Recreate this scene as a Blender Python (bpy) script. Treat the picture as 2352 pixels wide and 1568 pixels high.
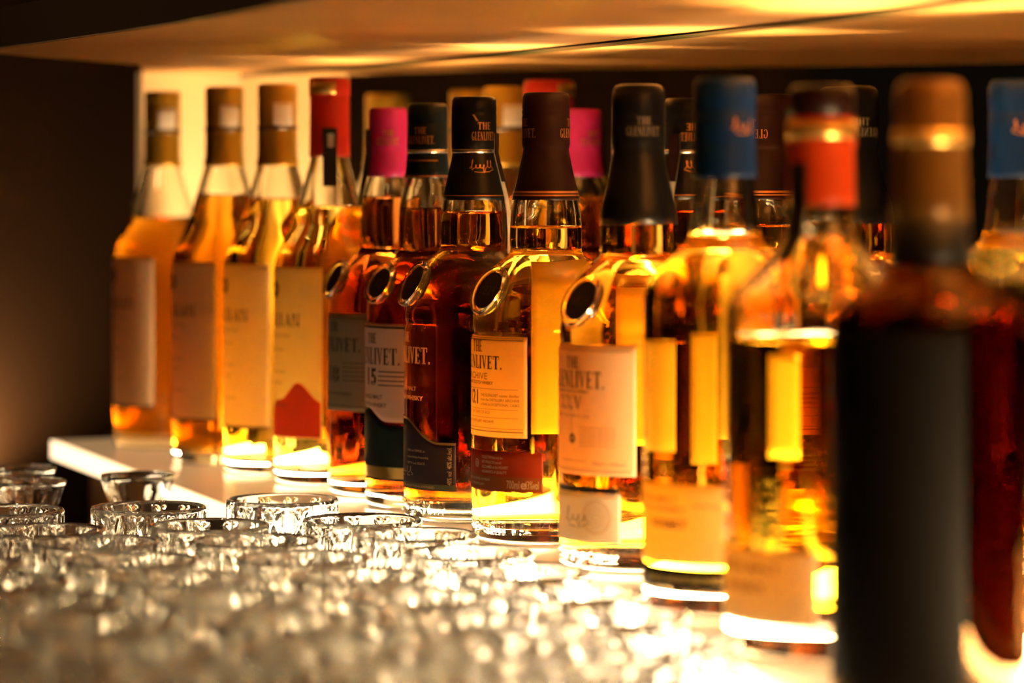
import bpy, math, random
from math import sin, cos, radians, pi, sqrt

random.seed(7)
for o in list(bpy.data.objects):
    bpy.data.objects.remove(o)
scene = bpy.context.scene
COL = scene.collection
MM = 0.001

# ------------------------------------------------------------------ camera
CAM_H = 0.223
cam_data = bpy.data.cameras.new('camera')
cam = bpy.data.objects.new('camera', cam_data)
COL.objects.link(cam)
cam.location = (0, 0, CAM_H)
cam.rotation_euler = (radians(90), 0, 0)
cam_data.sensor_width = 36
cam_data.lens = 36 * 7500 / 2352
cam_data.shift_y = -385 / 2352
cam_data.clip_start = 0.05
cam_data.dof.use_dof = True
cam_data.dof.focus_distance = 2.035
cam_data.dof.aperture_fstop = 4.9
scene.camera = cam

# ------------------------------------------------------------------ view and world
scene.view_settings.view_transform = 'Standard'
scene.view_settings.look = 'None'
scene.view_settings.gamma = 1
scene.view_settings.use_curve_mapping = False
scene.view_settings.exposure = 0.0
world = bpy.data.worlds.new('world')
scene.world = world
world.use_nodes = True
bg = world.node_tree.nodes['Background']
bg.inputs[0].default_value = (1.0, 0.62, 0.32, 1)
bg.inputs[1].default_value = 0.004
cy = scene.cycles
cy.max_bounces = 22
cy.transmission_bounces = 22
cy.glossy_bounces = 10
cy.diffuse_bounces = 4
cy.transparent_max_bounces = 16
cy.sample_clamp_indirect = 60
cy.blur_glossy = 0.6

# light levels
SLAB_GLOW = 0.27
EDGE_GLOW = 2.2
STRIP_GLOW = 150.0
WARM = (1.0, 0.68, 0.33)


def lamp(name, loc, target, energy, size, color, spread=radians(70)):
    d = bpy.data.lights.new(name, 'AREA')
    d.shape = 'DISK'
    d.size = size
    d.energy = energy
    d.color = color
    d.spread = spread
    o = bpy.data.objects.new(name, d)
    COL.objects.link(o)
    o.location = loc
    v = [target[i] - loc[i] for i in range(3)]
    import mathutils
    o.rotation_euler = mathutils.Vector(v).to_track_quat('-Z', 'Y').to_euler()
    return o


LAMP = (1, 0.62, 0.30)
for lx, ly in ((-0.62, 1.2), (-0.50, 1.6), (-0.55, 2.0), (-0.36, 0.9), (-0.30, 1.3)):  # unseen lamps added overhead for glints on the glasses and some fill
    lamp('glint_lamp', (lx, ly, 1.1), (lx * .75, ly + .05, 0.0), 0.6, 0.05, LAMP, radians(60))



def mir(y):
    # plan of the gently curved mirror, millimetres
    t = (y - 2119) / 1000
    return 51.7 - 364.2 * t - 104.75 * t * t


# front edge of the lit shelf, plan in millimetres
frontline = [(-385, 2737), (-197, 2212), (-168, 2178), (-130, 2150), (-104, 2120), (-53, 2000), (-17, 1915), (25, 1790), (62, 1681), (95, 1545), (122, 1400), (150, 1200), (182, 1000)]

# row of LEDs let into the nose of the lit shelf, shining out over the tumblers
NOSE_POWER = 0.32
for (xa, ya), (xb, yb) in zip(frontline, frontline[1:]):
    L = sqrt((xb - xa) ** 2 + (yb - ya) ** 2)
    n = max(1, round(L / 180))
    for k in range(n):
        d = bpy.data.lights.new('nose_led', 'AREA')
        d.shape = 'RECTANGLE'
        d.size = L / n * MM
        d.size_y = 0.005
        d.energy = NOSE_POWER * L / n / 180
        d.color = (1.0, 0.74, 0.45)
        d.spread = radians(110)
        o = bpy.data.objects.new('nose_led', d)
        COL.objects.link(o)
        t = (k + .5) / n
        nx, ny = (yb - ya) / L, -(xb - xa) / L
        o.location = ((xa + (xb - xa) * t + nx * 3.0) * MM, (ya + (yb - ya) * t + ny * 3.0) * MM, -0.0085)
        import mathutils
        o.rotation_euler = mathutils.Vector((nx, ny, -0.25)).to_track_quat('-Z', 'Y').to_euler()

# LED profile at the foot of the mirror, shining up behind the bottles
LED_POWER = 2.6
for ya in range(1020, 2660, 270):
    yb = ya + 262
    d = bpy.data.lights.new('led_profile', 'AREA')
    d.shape = 'RECTANGLE'
    d.size = 0.262
    d.size_y = 0.005
    d.energy = LED_POWER * (0.5 if ya > 2300 else 1.0)
    d.color = WARM
    d.spread = radians(32)
    o = bpy.data.objects.new('led_profile', d)
    COL.objects.link(o)
    xa, xb = mir(ya) - 5, mir(yb) - 5
    o.location = ((xa + xb) / 2 * MM, (ya + yb) / 2 * MM, 0.0078)
    o.rotation_euler = (pi, 0, -math.atan2(yb - ya, xb - xa))

# unseen lamp added for the low glow on the far wall, left of the shelf
lamp('added_wall_wash', (-0.50, 2.79, -0.06), (-0.48, 2.84, 0.06), 0.85, 0.04, (1.0, 0.66, 0.36), radians(110))

# ------------------------------------------------------------------ materials
def new_mat(name):
    m = bpy.data.materials.new(name)
    m.use_nodes = True
    nt = m.node_tree
    for n in list(nt.nodes):
        nt.nodes.remove(n)
    out = nt.nodes.new('ShaderNodeOutputMaterial')
    return m, nt, out


def principled(name, col, rough=0.5, metal=0.0, coat=0.0, spec=0.5, emit=None, estr=0, noise=None, bump=None):
    m, nt, out = new_mat(name)
    b = nt.nodes.new('ShaderNodeBsdfPrincipled')
    nt.links.new(b.outputs[0], out.inputs[0])
    b.inputs['Base Color'].default_value = (*col, 1)
    b.inputs['Roughness'].default_value = rough
    b.inputs['Metallic'].default_value = metal
    b.inputs['Coat Weight'].default_value = coat
    b.inputs['Specular IOR Level'].default_value = spec
    if emit:
        b.inputs['Emission Color'].default_value = (*emit, 1)
        b.inputs['Emission Strength'].default_value = estr
    if noise:
        sc, col2, detail = noise
        tc = nt.nodes.new('ShaderNodeTexCoord')
        mp = nt.nodes.new('ShaderNodeMapping')
        mp.inputs['Scale'].default_value = sc
        nz = nt.nodes.new('ShaderNodeTexNoise')
        nz.inputs['Scale'].default_value = 1
        nz.inputs['Detail'].default_value = detail
        mx = nt.nodes.new('ShaderNodeMix')
        mx.data_type = 'RGBA'
        mx.inputs[6].default_value = (*col, 1)
        mx.inputs[7].default_value = (*col2, 1)
        nt.links.new(tc.outputs['Object'], mp.inputs[0])
        nt.links.new(mp.outputs[0], nz.inputs['Vector'])
        nt.links.new(nz.outputs['Fac'], mx.inputs[0])
        nt.links.new(mx.outputs[2], b.inputs['Base Color'])
    if bump:
        sc, st, dist = bump
        tc = nt.nodes.new('ShaderNodeTexCoord')
        mp = nt.nodes.new('ShaderNodeMapping')
        mp.inputs['Scale'].default_value = sc
        nz = nt.nodes.new('ShaderNodeTexNoise')
        nz.inputs['Scale'].default_value = 1
        nz.inputs['Detail'].default_value = 4
        bp = nt.nodes.new('ShaderNodeBump')
        bp.inputs['Strength'].default_value = st
        bp.inputs['Distance'].default_value = dist
        nt.links.new(tc.outputs['Object'], mp.inputs[0])
        nt.links.new(mp.outputs[0], nz.inputs['Vector'])
        nt.links.new(nz.outputs['Fac'], bp.inputs['Height'])
        nt.links.new(bp.outputs[0], b.inputs['Normal'])
    return m


def glass_mat(name, col=(1, 1, 1), ior=1.5, rough=0.0):
    m, nt, out = new_mat(name)
    g = nt.nodes.new('ShaderNodeBsdfGlass')
    g.inputs['Color'].default_value = (*col, 1)
    g.inputs['IOR'].default_value = ior
    g.inputs['Roughness'].default_value = rough
    nt.links.new(g.outputs[0], out.inputs[0])
    return m


def liquid_mat(name, col, dens):
    m, nt, out = new_mat(name)
    g = nt.nodes.new('ShaderNodeBsdfGlass')
    g.inputs['Roughness'].default_value = 0
    at = nt.nodes.new('ShaderNodeAttribute')
    at.attribute_name = 'air'
    mr = nt.nodes.new('ShaderNodeMapRange')
    mr.inputs['To Min'].default_value = 1.36 / 1.5
    mr.inputs['To Max'].default_value = 1.36
    nt.links.new(at.outputs['Fac'], mr.inputs['Value'])
    nt.links.new(mr.outputs[0], g.inputs['IOR'])
    nt.links.new(g.outputs[0], out.inputs[0])
    ab = nt.nodes.new('ShaderNodeVolumeAbsorption')
    ab.inputs['Color'].default_value = (*col, 1)
    ab.inputs['Density'].default_value = dens
    nt.links.new(ab.outputs[0], out.inputs[1])
    return m


def paper_mat(name, col, trans=0.35, rough=0.6, noise=None):
    m, nt, out = new_mat(name)
    d = nt.nodes.new('ShaderNodeBsdfPrincipled')
    d.inputs['Base Color'].default_value = (*col, 1)
    d.inputs['Roughness'].default_value = rough
    d.inputs['Specular IOR Level'].default_value = 0.25
    t = nt.nodes.new('ShaderNodeBsdfTranslucent')
    t.inputs['Color'].default_value = (*col, 1)
    mx = nt.nodes.new('ShaderNodeMixShader')
    mx.inputs[0].default_value = trans
    nt.links.new(d.outputs[0], mx.inputs[1])
    nt.links.new(t.outputs[0], mx.inputs[2])
    nt.links.new(mx.outputs[0], out.inputs[0])
    return m


M = {}
M['glass'] = glass_mat('clear_bottle_glass', (0.985, 0.99, 0.975), 1.5)
M['darkglass'] = glass_mat('dark_bottle_glass', (0.62, 0.44, 0.24), 1.5)
M['crystal'] = glass_mat('crystal_glass', (0.982, 0.98, 0.968), 1.54)
AMB = (0.985, 0.76, 0.06)
M['pale'] = liquid_mat('pale_gold_whisky', (0.997, 0.87, 0.05), 30)
M['gold'] = liquid_mat('golden_whisky', (0.998, 0.845, 0.015), 42)
M['amber'] = liquid_mat('amber_whisky', (0.99, 0.79, 0.02), 50)
M['deep'] = liquid_mat('deep_amber_whisky', (0.88, 0.70, 0.04), 90)
M['red'] = liquid_mat('mahogany_whisky', (0.80, 0.50, 0.05), 95)
M['tar'] = liquid_mat('near_black_whisky', (0.72, 0.50, 0.10), 130)
M['dark'] = liquid_mat('dark_whisky', (0.80, 0.55, 0.05), 100)
M['ink'] = principled('black_ink', (0.015, 0.012, 0.010), 0.5)
M['greyink'] = principled('brown_ink', (0.16, 0.11, 0.07), 0.6)
M['goldink'] = principled('copper_foil', (0.80, 0.33, 0.10), 0.32, 0.7)
M['creamink'] = paper_mat('cream_ink', (0.92, 0.82, 0.56), 0.3)
M['whiteink'] = principled('white_ink', (0.75, 0.70, 0.62), 0.5)
M['paleink'] = principled('pale_ink', (0.62, 0.42, 0.25), 0.5)
M['cream'] = paper_mat('cream_paper', (0.84, 0.68, 0.45), 0.46)
M['backpaper'] = paper_mat('back_label_paper', (0.90, 0.82, 0.62), 0.6)
M['white'] = paper_mat('white_paper', (0.88, 0.84, 0.78), 0.25)
M['grey'] = paper_mat('grey_green_paper', (0.46, 0.44, 0.33), 0.2)
M['tan'] = paper_mat('gold_paper', (0.87, 0.66, 0.32), 0.6)
M['rust'] = paper_mat('rust_paper', (0.34, 0.040, 0.008), 0.25)
M['rustlow'] = paper_mat('brown_rust_paper', (0.28, 0.075, 0.015), 0.25)
M['purple'] = paper_mat('dusky_purple_paper', (0.055, 0.030, 0.045), 0.1)
M['green_paper'] = paper_mat('sage_paper', (0.13, 0.14, 0.09), 0.1)
M['teal'] = paper_mat('dark_teal_paper', (0.012, 0.025, 0.03), 0.05)
M['blacklabel'] = principled('black_paper', (0.006, 0.005, 0.005), 0.6, spec=0.12)
M['coral'] = paper_mat('coral_print', (0.80, 0.10, 0.045), 0.35)
M['foilgold'] = principled('gold_foil', (0.85, 0.55, 0.16), 0.30, 0.85)
M['capblack'] = principled('black_capsule', (0.006, 0.005, 0.006), 0.3, 0.0, spec=0.3)
M['capteal'] = principled('dark_teal_capsule', (0.005, 0.011, 0.015), 0.33, 0.0, spec=0.3)
M['capmaroon'] = principled('maroon_capsule', (0.022, 0.005, 0.005), 0.36, 0.0, spec=0.25)
M['cappink'] = principled('magenta_capsule', (0.62, 0.031, 0.23), 0.35, 0.0, spec=0.2)
M['capred'] = principled('scarlet_capsule', (0.72, 0.040, 0.018), 0.38, 0.0, spec=0.2)
M['capblue'] = principled('blue_capsule', (0.002, 0.018, 0.085), 0.38, 0.0, spec=0.2)
M['caporange'] = principled('orange_red_capsule', (0.62, 0.06, 0.008), 0.38, 0.0, spec=0.2)
M['capgold'] = principled('old_gold_capsule', (0.15, 0.068, 0.010), 0.36, 0.3, spec=0.3)
M['capyellow'] = principled('golden_yellow_capsule', (0.46, 0.27, 0.022), 0.36, 0.5)
M['capbrown'] = principled('brown_capsule', (0.07, 0.030, 0.012), 0.35, 0.0, 0.4)
M['capdark'] = principled('black_neck_foil', (0.010, 0.008, 0.008), 0.4)
M['silver'] = principled('crimp_highlight_silver', (0.72, 0.70, 0.70), 0.22, 1.0)  # bright metal standing in for the highlight in the capsule groove
M['tagblack'] = principled('black_card', (0.012, 0.011, 0.011), 0.5)
M['bronze'] = principled('dark_bronze', (0.06, 0.045, 0.030), 0.4, 0.6)
M['bronzepale'] = principled('pale_bronze', (0.14, 0.10, 0.06), 0.4, 0.7)  # paler bronze for the medallion lettering
M['plastic'] = paper_mat('milky_plastic', (0.85, 0.82, 0.74), 0.35)


# ------------------------------------------------------------------ mesh helpers
def obj(name, verts, faces, mat, parent=None, smooth=True, scale=MM, air=None):
    me = bpy.data.meshes.new(name)
    me.from_pydata([(x * scale, y * scale, z * scale) for x, y, z in verts], [], faces)
    me.update()
    if smooth:
        me.polygons.foreach_set('use_smooth', [True] * len(me.polygons))
    me.materials.append(mat)
    if air is not None:
        a = me.attributes.new('air', 'FLOAT', 'FACE')
        a.data.foreach_set('value', air)
    o = bpy.data.objects.new(name, me)
    COL.objects.link(o)
    if parent is not None:
        o.parent = parent
    return o


def tag(o, label=None, cat=None, group=None, kind=None):
    if label:
        o['label'] = label
    if cat:
        o['category'] = cat
    if group:
        o['group'] = group
    if kind:
        o['kind'] = kind
    return o


def empty(name, loc):
    o = bpy.data.objects.new(name, None)
    COL.objects.link(o)
    o.location = loc
    o.empty_display_size = 0.02
    return o


def lathe(profile, seg=72):
    """profile: (r, z) from start to end, outward normal is to the right of travel (going up = outward)"""
    verts, faces, rings = [], [], []
    for r, z in profile:
        if r < 1e-6:
            rings.append([len(verts)])
            verts.append((0, 0, z))
        else:
            base = len(verts)
            rings.append(list(range(base, base + seg)))
            for i in range(seg):
                a = 2 * pi * i / seg
                verts.append((r * cos(a), r * sin(a), z))
    for A, B in zip(rings, rings[1:]):
        for i in range(seg):
            j = (i + 1) % seg
            if len(A) == 1 and len(B) == 1:
                continue
            if len(A) == 1:
                faces.append((A[0], B[j], B[i]))
            elif len(B) == 1:
                faces.append((A[i], A[j], B[0]))
            else:
                faces.append((A[i], A[j], B[j], B[i]))
    return verts, faces


def interp(pts):
    """monotone cubic r(z) through (z, r) points"""
    n = len(pts)
    zs = [p[0] for p in pts]
    rs = [p[1] for p in pts]
    d = [(rs[i + 1] - rs[i]) / (zs[i + 1] - zs[i]) for i in range(n - 1)]
    m = [d[0]] + [0 if d[i - 1] * d[i] <= 0 else 2 * d[i - 1] * d[i] / (d[i - 1] + d[i]) for i in range(1, n - 1)] + [d[-1]]

    def f(z):
        if z <= zs[0]:
            return rs[0]
        if z >= zs[-1]:
            return rs[-1]
        i = 0
        while zs[i + 1] < z:
            i += 1
        h = zs[i + 1] - zs[i]
        t = (z - zs[i]) / h
        return (rs[i] * (2 * t ** 3 - 3 * t ** 2 + 1) + h * m[i] * (t ** 3 - 2 * t ** 2 + t)
                + rs[i + 1] * (-2 * t ** 3 + 3 * t ** 2) + h * m[i + 1] * (t ** 3 - t ** 2))
    return f


def pt(phi, r, z):
    a = radians(phi)
    return (r * sin(a), -r * cos(a), z)


def arange(a, b, step):
    n = max(1, int(round(abs(b - a) / step)))
    return [a + (b - a) * i / n for i in range(n + 1)]


def wrap_panel(name, rf, p0, p1, z0, z1, mat, parent, off=0.12, th=0.22, top=None, bot=None, step=2.5, nz=None):
    """paper label on a body of revolution; top / bot: offsets of the edge as functions of phi"""
    phis = arange(p0, p1, step)
    nz = nz or max(2, int((z1 - z0) / 4))
    V, F = [], []
    n = len(phis)
    for layer in (off + th, off):
        for k in range(nz + 1):
            for p in phis:
                zt = z1 + (top(p) if top else 0)
                zb = z0 + (bot(p) if bot else 0)
                z = zb + (zt - zb) * k / nz
                V.append(pt(p, rf(z) + layer, z))
    L = n * (nz + 1)
    for k in range(nz):
        for i in range(n - 1):
            a = k * n + i
            F.append((a, a + 1, a + n + 1, a + n))
            b = a + L
            F.append((b, b + n, b + n + 1, b + 1))
    for i in range(n - 1):
        F.append((i, i + L, i + 1 + L, i + 1))
        a = nz * n + i
        F.append((a, a + 1, a + 1 + L, a + L))
    for k in range(nz):
        a = k * n
        F.append((a, a + n, a + n + L, a + L))
        a = k * n + n - 1
        F.append((a, a + L, a + n + L, a + n))
    return obj(name, V, F, mat, parent)


# ------------------------------------------------------------------ lettering
_font_cache = {}


def font_text(s, bold=0.0):
    key = (s, bold)
    if key in _font_cache:
        return _font_cache[key]
    c = bpy.data.curves.new('text', 'FONT')
    c.body = s
    c.size = 1.4
    c.offset = bold
    c.resolution_u = 3
    o = bpy.data.objects.new('text', c)
    COL.objects.link(o)
    bpy.context.view_layer.update()
    ev = o.evaluated_get(bpy.context.evaluated_depsgraph_get())
    me = ev.to_mesh()
    V = [(v.co.x, v.co.y) for v in me.vertices]
    F = [tuple(p.vertices) for p in me.polygons]
    ev.to_mesh_clear()
    bpy.data.objects.remove(o)
    bpy.data.curves.remove(c)
    x0 = min(v[0] for v in V)
    V = [(x - x0, y) for x, y in V]
    w = max(v[0] for v in V)
    _font_cache[key] = (V, F, w)
    return _font_cache[key]


def box2(x0, y0, x1, y1):
    return [(x0, y0), (x1, y0), (x1, y1), (x0, y1)]


def arc_quads(cx, cy_, rx, ry, tx, ty, a0, a1, n=12):
    q = []
    for i in range(n):
        A = radians(a0 + (a1 - a0) * i / n)
        B = radians(a0 + (a1 - a0) * (i + 1) / n)

        def o_(a, s):
            return (cx + (rx - s * tx) * cos(a), cy_ + (ry - s * ty) * sin(a))
        q.append([o_(A, 0), o_(B, 0), o_(B, 1), o_(A, 1)])
    return q


def stem(x, w=0.18):
    return [box2(x, 0, x + w, 1), box2(x - .05, 0, x + w + .05, .05), box2(x - .05, .95, x + w + .05, 1)]


GLYPH = {
    'T': (.58, [box2(.21, 0, .37, 1), box2(.14, 0, .44, .05), box2(0, .92, .58, 1), box2(0, .72, .05, 1), box2(.53, .72, .58, 1)]),
    'H': (.66, stem(.06) + stem(.45) + [box2(.2, .47, .46, .54)]),
    'E': (.54, stem(.06) + [box2(.06, .93, .5, 1), box2(.06, 0, .5, .07), box2(.2, .47, .4, .54), box2(.45, .78, .5, 1), box2(.45, 0, .5, .22), box2(.36, .38, .41, .63)]),
    'L': (.52, stem(.06) + [box2(.06, 0, .48, .07), box2(.43, 0, .48, .28)]),
    'N': (.68, [box2(.08, 0, .15, 1), box2(.53, 0, .60, 1), [(.08, 1), (.60, 0), (.48, 0), (.04, .9)], [(.04, 1), (.22, 1), (.60, .1), (.60, 0)], box2(0, 0, .22, .05), box2(.46, .95, .68, 1)]),
    'I': (.28, stem(.065)),
    'V': (.60, [[(.04, 1), (.21, 1), (.37, 0), (.29, 0)], [(.48, 1), (.55, 1), (.36, 0), (.30, 0)], box2(0, .95, .26, 1), box2(.42, .95, .60, 1)]),
    'G': (.60, arc_quads(.30, .5, .29, .51, .15, .07, 40, 345, 18) + [box2(.40, .05, .55, .42), box2(.34, .38, .60, .43)]),
    'A': (.62, [[(.06, 0), (.13, 0), (.33, 1), (.27, 1)], [(.40, 0), (.57, 0), (.36, 1), (.27, 1)], box2(.15, .27, .46, .33), box2(0, 0, .2, .05), box2(.36, 0, .62, .05)]),
    'M': (.80, stem(.06, .08) + stem(.58, .15) + [[(.06, 1), (.2, 1), (.43, .1), (.36, .1)], [(.6, 1), (.66, 1), (.43, .1), (.36, .1)]]),
    'C': (.56, arc_quads(.30, .5, .28, .51, .14, .07, 40, 320, 18)),
    'X': (.62, [[(.04, 1), (.21, 1), (.60, 0), (.43, 0)], [(.50, 1), (.57, 1), (.10, 0), (.03, 0)], box2(0, .95, .26, 1), box2(.42, .95, .62, 1), box2(0, 0, .17, .05), box2(.38, 0, .64, .05)]),
    '.': (.2, [box2(.03, 0, .15, .13)]),
    ' ': (.3, []),
}


def serif_text(s, gap=0.07):
    V, F, x = [], [], 0
    for ch in s:
        w, polys = GLYPH[ch]
        for p in polys:
            # split tall shapes so they bend with the bottle
            b = len(V)
            V += [(px + x, py) for px, py in p]
            F.append(tuple(range(b, b + len(p))))
        x += w + gap
    return V, F, x - gap


class Ink:
    """collects lettering wrapped on a body of revolution"""

    def __init__(self, rf, off):
        self.rf, self.off, self.V, self.F = rf, off, [], []

    def put(self, phi, r_ref, x, z):
        p = phi + math.degrees(x / r_ref)
        self.V.append(pt(p, self.rf(z) + self.off, z))

    def text(self, t, phi, z, h, align='c', xs=1.0, width=None, slant=0.0):
        V, F, w = t
        r = self.rf(z)
        sx = (width / w) if width else h * xs
        x0 = {'l': 0, 'c': -w * sx / 2, 'r': -w * sx}[align]
        b = len(self.V)
        for x, y in V:
            self.put(phi, r, x0 + x * sx, z + y * h + slant * (x0 + x * sx))
        for f in F:
            self.F.append(tuple(b + i for i in f))

    def vtext(self, t, phi, z, h, length):
        """text running upward"""
        V, F, w = t
        r = self.rf(z)
        s = length / w
        b = len(self.V)
        for x, y in V:
            self.put(phi, r, -y * h, z + x * s)
        for f in F:
            self.F.append(tuple(b + i for i in f))

    def bar(self, p0, p1, z0, z1):
        for a, c in zip(arange(p0, p1, 3)[:-1], arange(p0, p1, 3)[1:]):
            b = len(self.V)
            for p, z in ((a, z0), (c, z0), (c, z1), (a, z1)):
                self.V.append(pt(p, self.rf(z) + self.off, z))
            self.F.append((b, b + 1, b + 2, b + 3))

    def stroke(self, phi, z, pts, w):
        r = self.rf(z)
        n = len(pts)
        b = len(self.V)
        for i, (x, y) in enumerate(pts):
            x0, y0 = pts[max(0, i - 1)]
            x1, y1 = pts[min(n - 1, i + 1)]
            dx, dy = x1 - x0, y1 - y0
            L = sqrt(dx * dx + dy * dy) or 1
            for s in (1, -1):
                self.put(phi, r, x - dy / L * w / 2 * s, z + y + dx / L * w / 2 * s)
        for i in range(n - 1):
            a = b + 2 * i
            self.F.append((a, a + 1, a + 3, a + 2))

    def disc(self, phi, z, r0, r1, n=32):
        r = self.rf(z)
        b = len(self.V)
        for i in range(n):
            a = 2 * pi * i / n
            for q in (r0, r1):
                self.put(phi, r, q * cos(a), z + q * sin(a))
        for i in range(n):
            j = (i + 1) % n
            self.F.append((b + 2 * i, b + 2 * i + 1, b + 2 * j + 1, b + 2 * j))

    def build(self, name, mat, parent):
        return obj(name, self.V, self.F, mat, parent, smooth=False)


def scrawl(w, h, n, seed):
    """joined handwriting: a row of loops with tall and hanging letters, and an underline"""
    rnd = random.Random(seed)
    tall = [rnd.choice((0.42, 0.5, 0.45, 0.95)) for _ in range(n)]
    tall[0] = 1.1
    hang = [0.0] * n
    hang[n * 3 // 5] = 0.7
    hang[0] = 0.35
    P = []
    for k in range(n):
        for q in range(14):
            t = q / 14.0
            a = 2 * pi * t
            y = h * tall[k] * (0.5 - 0.5 * cos(a))
            if t > .75 and hang[k]:
                y -= h * hang[k] * sin((t - .75) * 4 * pi)
            P.append((w * (k + t + 0.30 * sin(a)) / n + 0.12 * y, y + 0.02 * w * (k + t) / n))
    P += [(w * 1.0, h * .05), (w * 1.03, -h * .15), (w * .8, -h * .42), (w * .45, -h * .5), (w * .2, -h * .42)]
    return P


# ------------------------------------------------------------------ bottle builder
def bottle_body(root, pts, liquid, level, glass='glass', base_t=9.0, wall=3.0, neck_wall=2.6, seg=80):
    rf = interp(pts)
    ztop = pts[-1][0]
    # outer
    r0 = pts[0][1]
    prof = [(0, 3.0), (r0 * .45, 2.6), (r0 * .75, 1.4), (r0 * .93, 0.2), (r0 * .97, 0.0)]
    zz = [0.4, 1, 2, 3, 4.5, 6.5, 9] + arange(12, ztop, 2.2)[0:]
    prof += [(rf(z), z) for z in zz]

    def ri(z):
        r = rf(z)
        w = wall if r > 30 else neck_wall + (wall - neck_wall) * max(0, (r - 20) / 10)
        # slope correction on the shoulder
        s = (rf(z + 1) - rf(z - 1)) / 2
        return max(4.0, r - w * min(1.6, sqrt(1 + s * s)))
    inner_top = ztop - 6
    men = level + 1.3
    inner = [(ri(z), z) for z in arange(inner_top, men, 2.2)]
    V, F = lathe(prof + [(rf(ztop), ztop), (0, ztop)], seg)
    V2, F2 = lathe([(0, inner_top)] + inner, seg)
    n = len(V)
    V += V2
    F += [tuple(i + n for i in f) for f in F2]
    g = obj('glass_body', V, F, M[glass], root)
    # liquid
    rb = ri(base_t + 6)
    lp = [(0, base_t + 3.0), (rb * .5, base_t + 2.4), (rb * .8, base_t + .8), (rb * .93, base_t), (rb * .985, base_t + 1.5), (rb, base_t + 4)]
    lp += [(ri(z), z) for z in arange(base_t + 6, men, 2.2)]
    nside = len(lp)
    rm = ri(men)
    lp += [(rm - .5, level + .6), (rm - 1.4, level + .15), (rm - 3, level), (rm * .5, level), (0, level)]
    V, F = lathe(lp, seg)
    air = []
    for f in F:
        zc = sum(V[i][2] for i in f) / len(f)
        k = all(V[i][2] >= level - 1e-4 for i in f) and any(V[i][2] < men - 1e-4 for i in f)
        air.append(1.0 if k else 0.0)
    l = obj('liquid', V, F, M[liquid], root, air=air)
    return rf


def capsule(root, prof, mat, name='capsule', label=None):
    """prof: (r, z) bottom to top; closed with a small thickness at the bottom"""
    r0, z0 = prof[0]
    p = [(r0 - .35, z0 + .6), (r0 - .1, z0)] + prof
    V, F = lathe(p, 64)
    o = obj(name, V, F, mat, root)
    if label:
        o['label'] = label
    return o


def ring(root, r, z0, z1, mat, name='band', bulge=0.4, label=None):
    V, F = lathe([(r - .4, z0), (r, z0), (r + bulge, (z0 + z1) / 2), (r, z1), (r - .4, z1)], 64)
    o = obj(name, V, F, mat, root)
    if label:
        o['label'] = label
    return o


def medallion(root, phi, z, r, tilt, R=14.0, text='1824'):
    """oval plaque on the shoulder"""
    a, t = radians(phi), radians(tilt)
    n = (sin(a) * cos(t), -cos(a) * cos(t), sin(t))
    u = (cos(a), sin(a), 0)
    v = (-sin(a) * sin(t), cos(a) * sin(t), cos(t))
    c = pt(phi, r, z)

    def loc(x, y, w):
        return tuple(c[i] + u[i] * x + v[i] * y + n[i] * w for i in range(3))
    base = empty('m', (0, 0, 0))
    bpy.data.objects.remove(base)
    V, F = lathe([(0, -6), (R - 2.4, -6), (R - 2.4, 0.6), (0, .6)], 48)
    plate = obj('medallion', [loc(x * .92, y, w) for x, y, w in V], F, M['bronze'], root, smooth=False)
    V, F = [], []
    ns, nt_ = 56, 14
    for i in range(ns):
        A = 2 * pi * i / ns
        for k in range(nt_):
            B = 2 * pi * k / nt_
            rr = R + 1.9 * cos(B)
            V.append(loc(rr * cos(A) * .92, rr * sin(A), -0.6 + 2.6 * sin(B)))
    for i in range(ns):
        for k in range(nt_):
            i2, k2 = (i + 1) % ns, (k + 1) % nt_
            F.append((i * nt_ + k, i2 * nt_ + k, i2 * nt_ + k2, i * nt_ + k2))
    r_ = obj('rim', V, F, M['glass'], plate)
    r_['label'] = 'glass rim of the medallion'
    TV, TF, w = font_text(text, .02)
    s = 14.0 / w
    obj('lettering', [loc(-7 + x * s, -3.2 + y * 6.4, 0.75) for x, y in TV], TF, M['bronzepale'], plate, smooth=False)


def strip_tag(root, path, phi, width, mat, name='hang_tag', th=0.5, lettering=None, ends=None):
    """band hanging down the neck; path: (r, z) top to bottom"""
    V, F = [], []
    a = radians(phi)
    u = (cos(a), sin(a), 0)
    n = len(path)
    for i, (r, z) in enumerate(path):
        w = width * (ends[i] if ends else 1)
        for dr in (0, th):
            for s in (-1, 1):
                c = pt(phi, r + dr, z)
                # follow the curve a little
                q = -0.02 * (s * w / 2) ** 2
                V.append((c[0] + u[0] * s * w / 2 + sin(a) * q, c[1] + u[1] * s * w / 2 - cos(a) * q, c[2]))
    for i in range(n - 1):
        b, d = 4 * i, 4 * i + 4
        F += [(b + 2, d + 2, d + 3, b + 3), (b, b + 1, d + 1, d), (b, d, d + 2, b + 2), (b + 1, b + 3, d + 3, d + 1)]
    F += [(0, 2, 3, 1), (4 * n - 4, 4 * n - 3, 4 * n - 1, 4 * n - 2)]
    return obj(name, V, F, mat, root, smooth=False)


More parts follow.
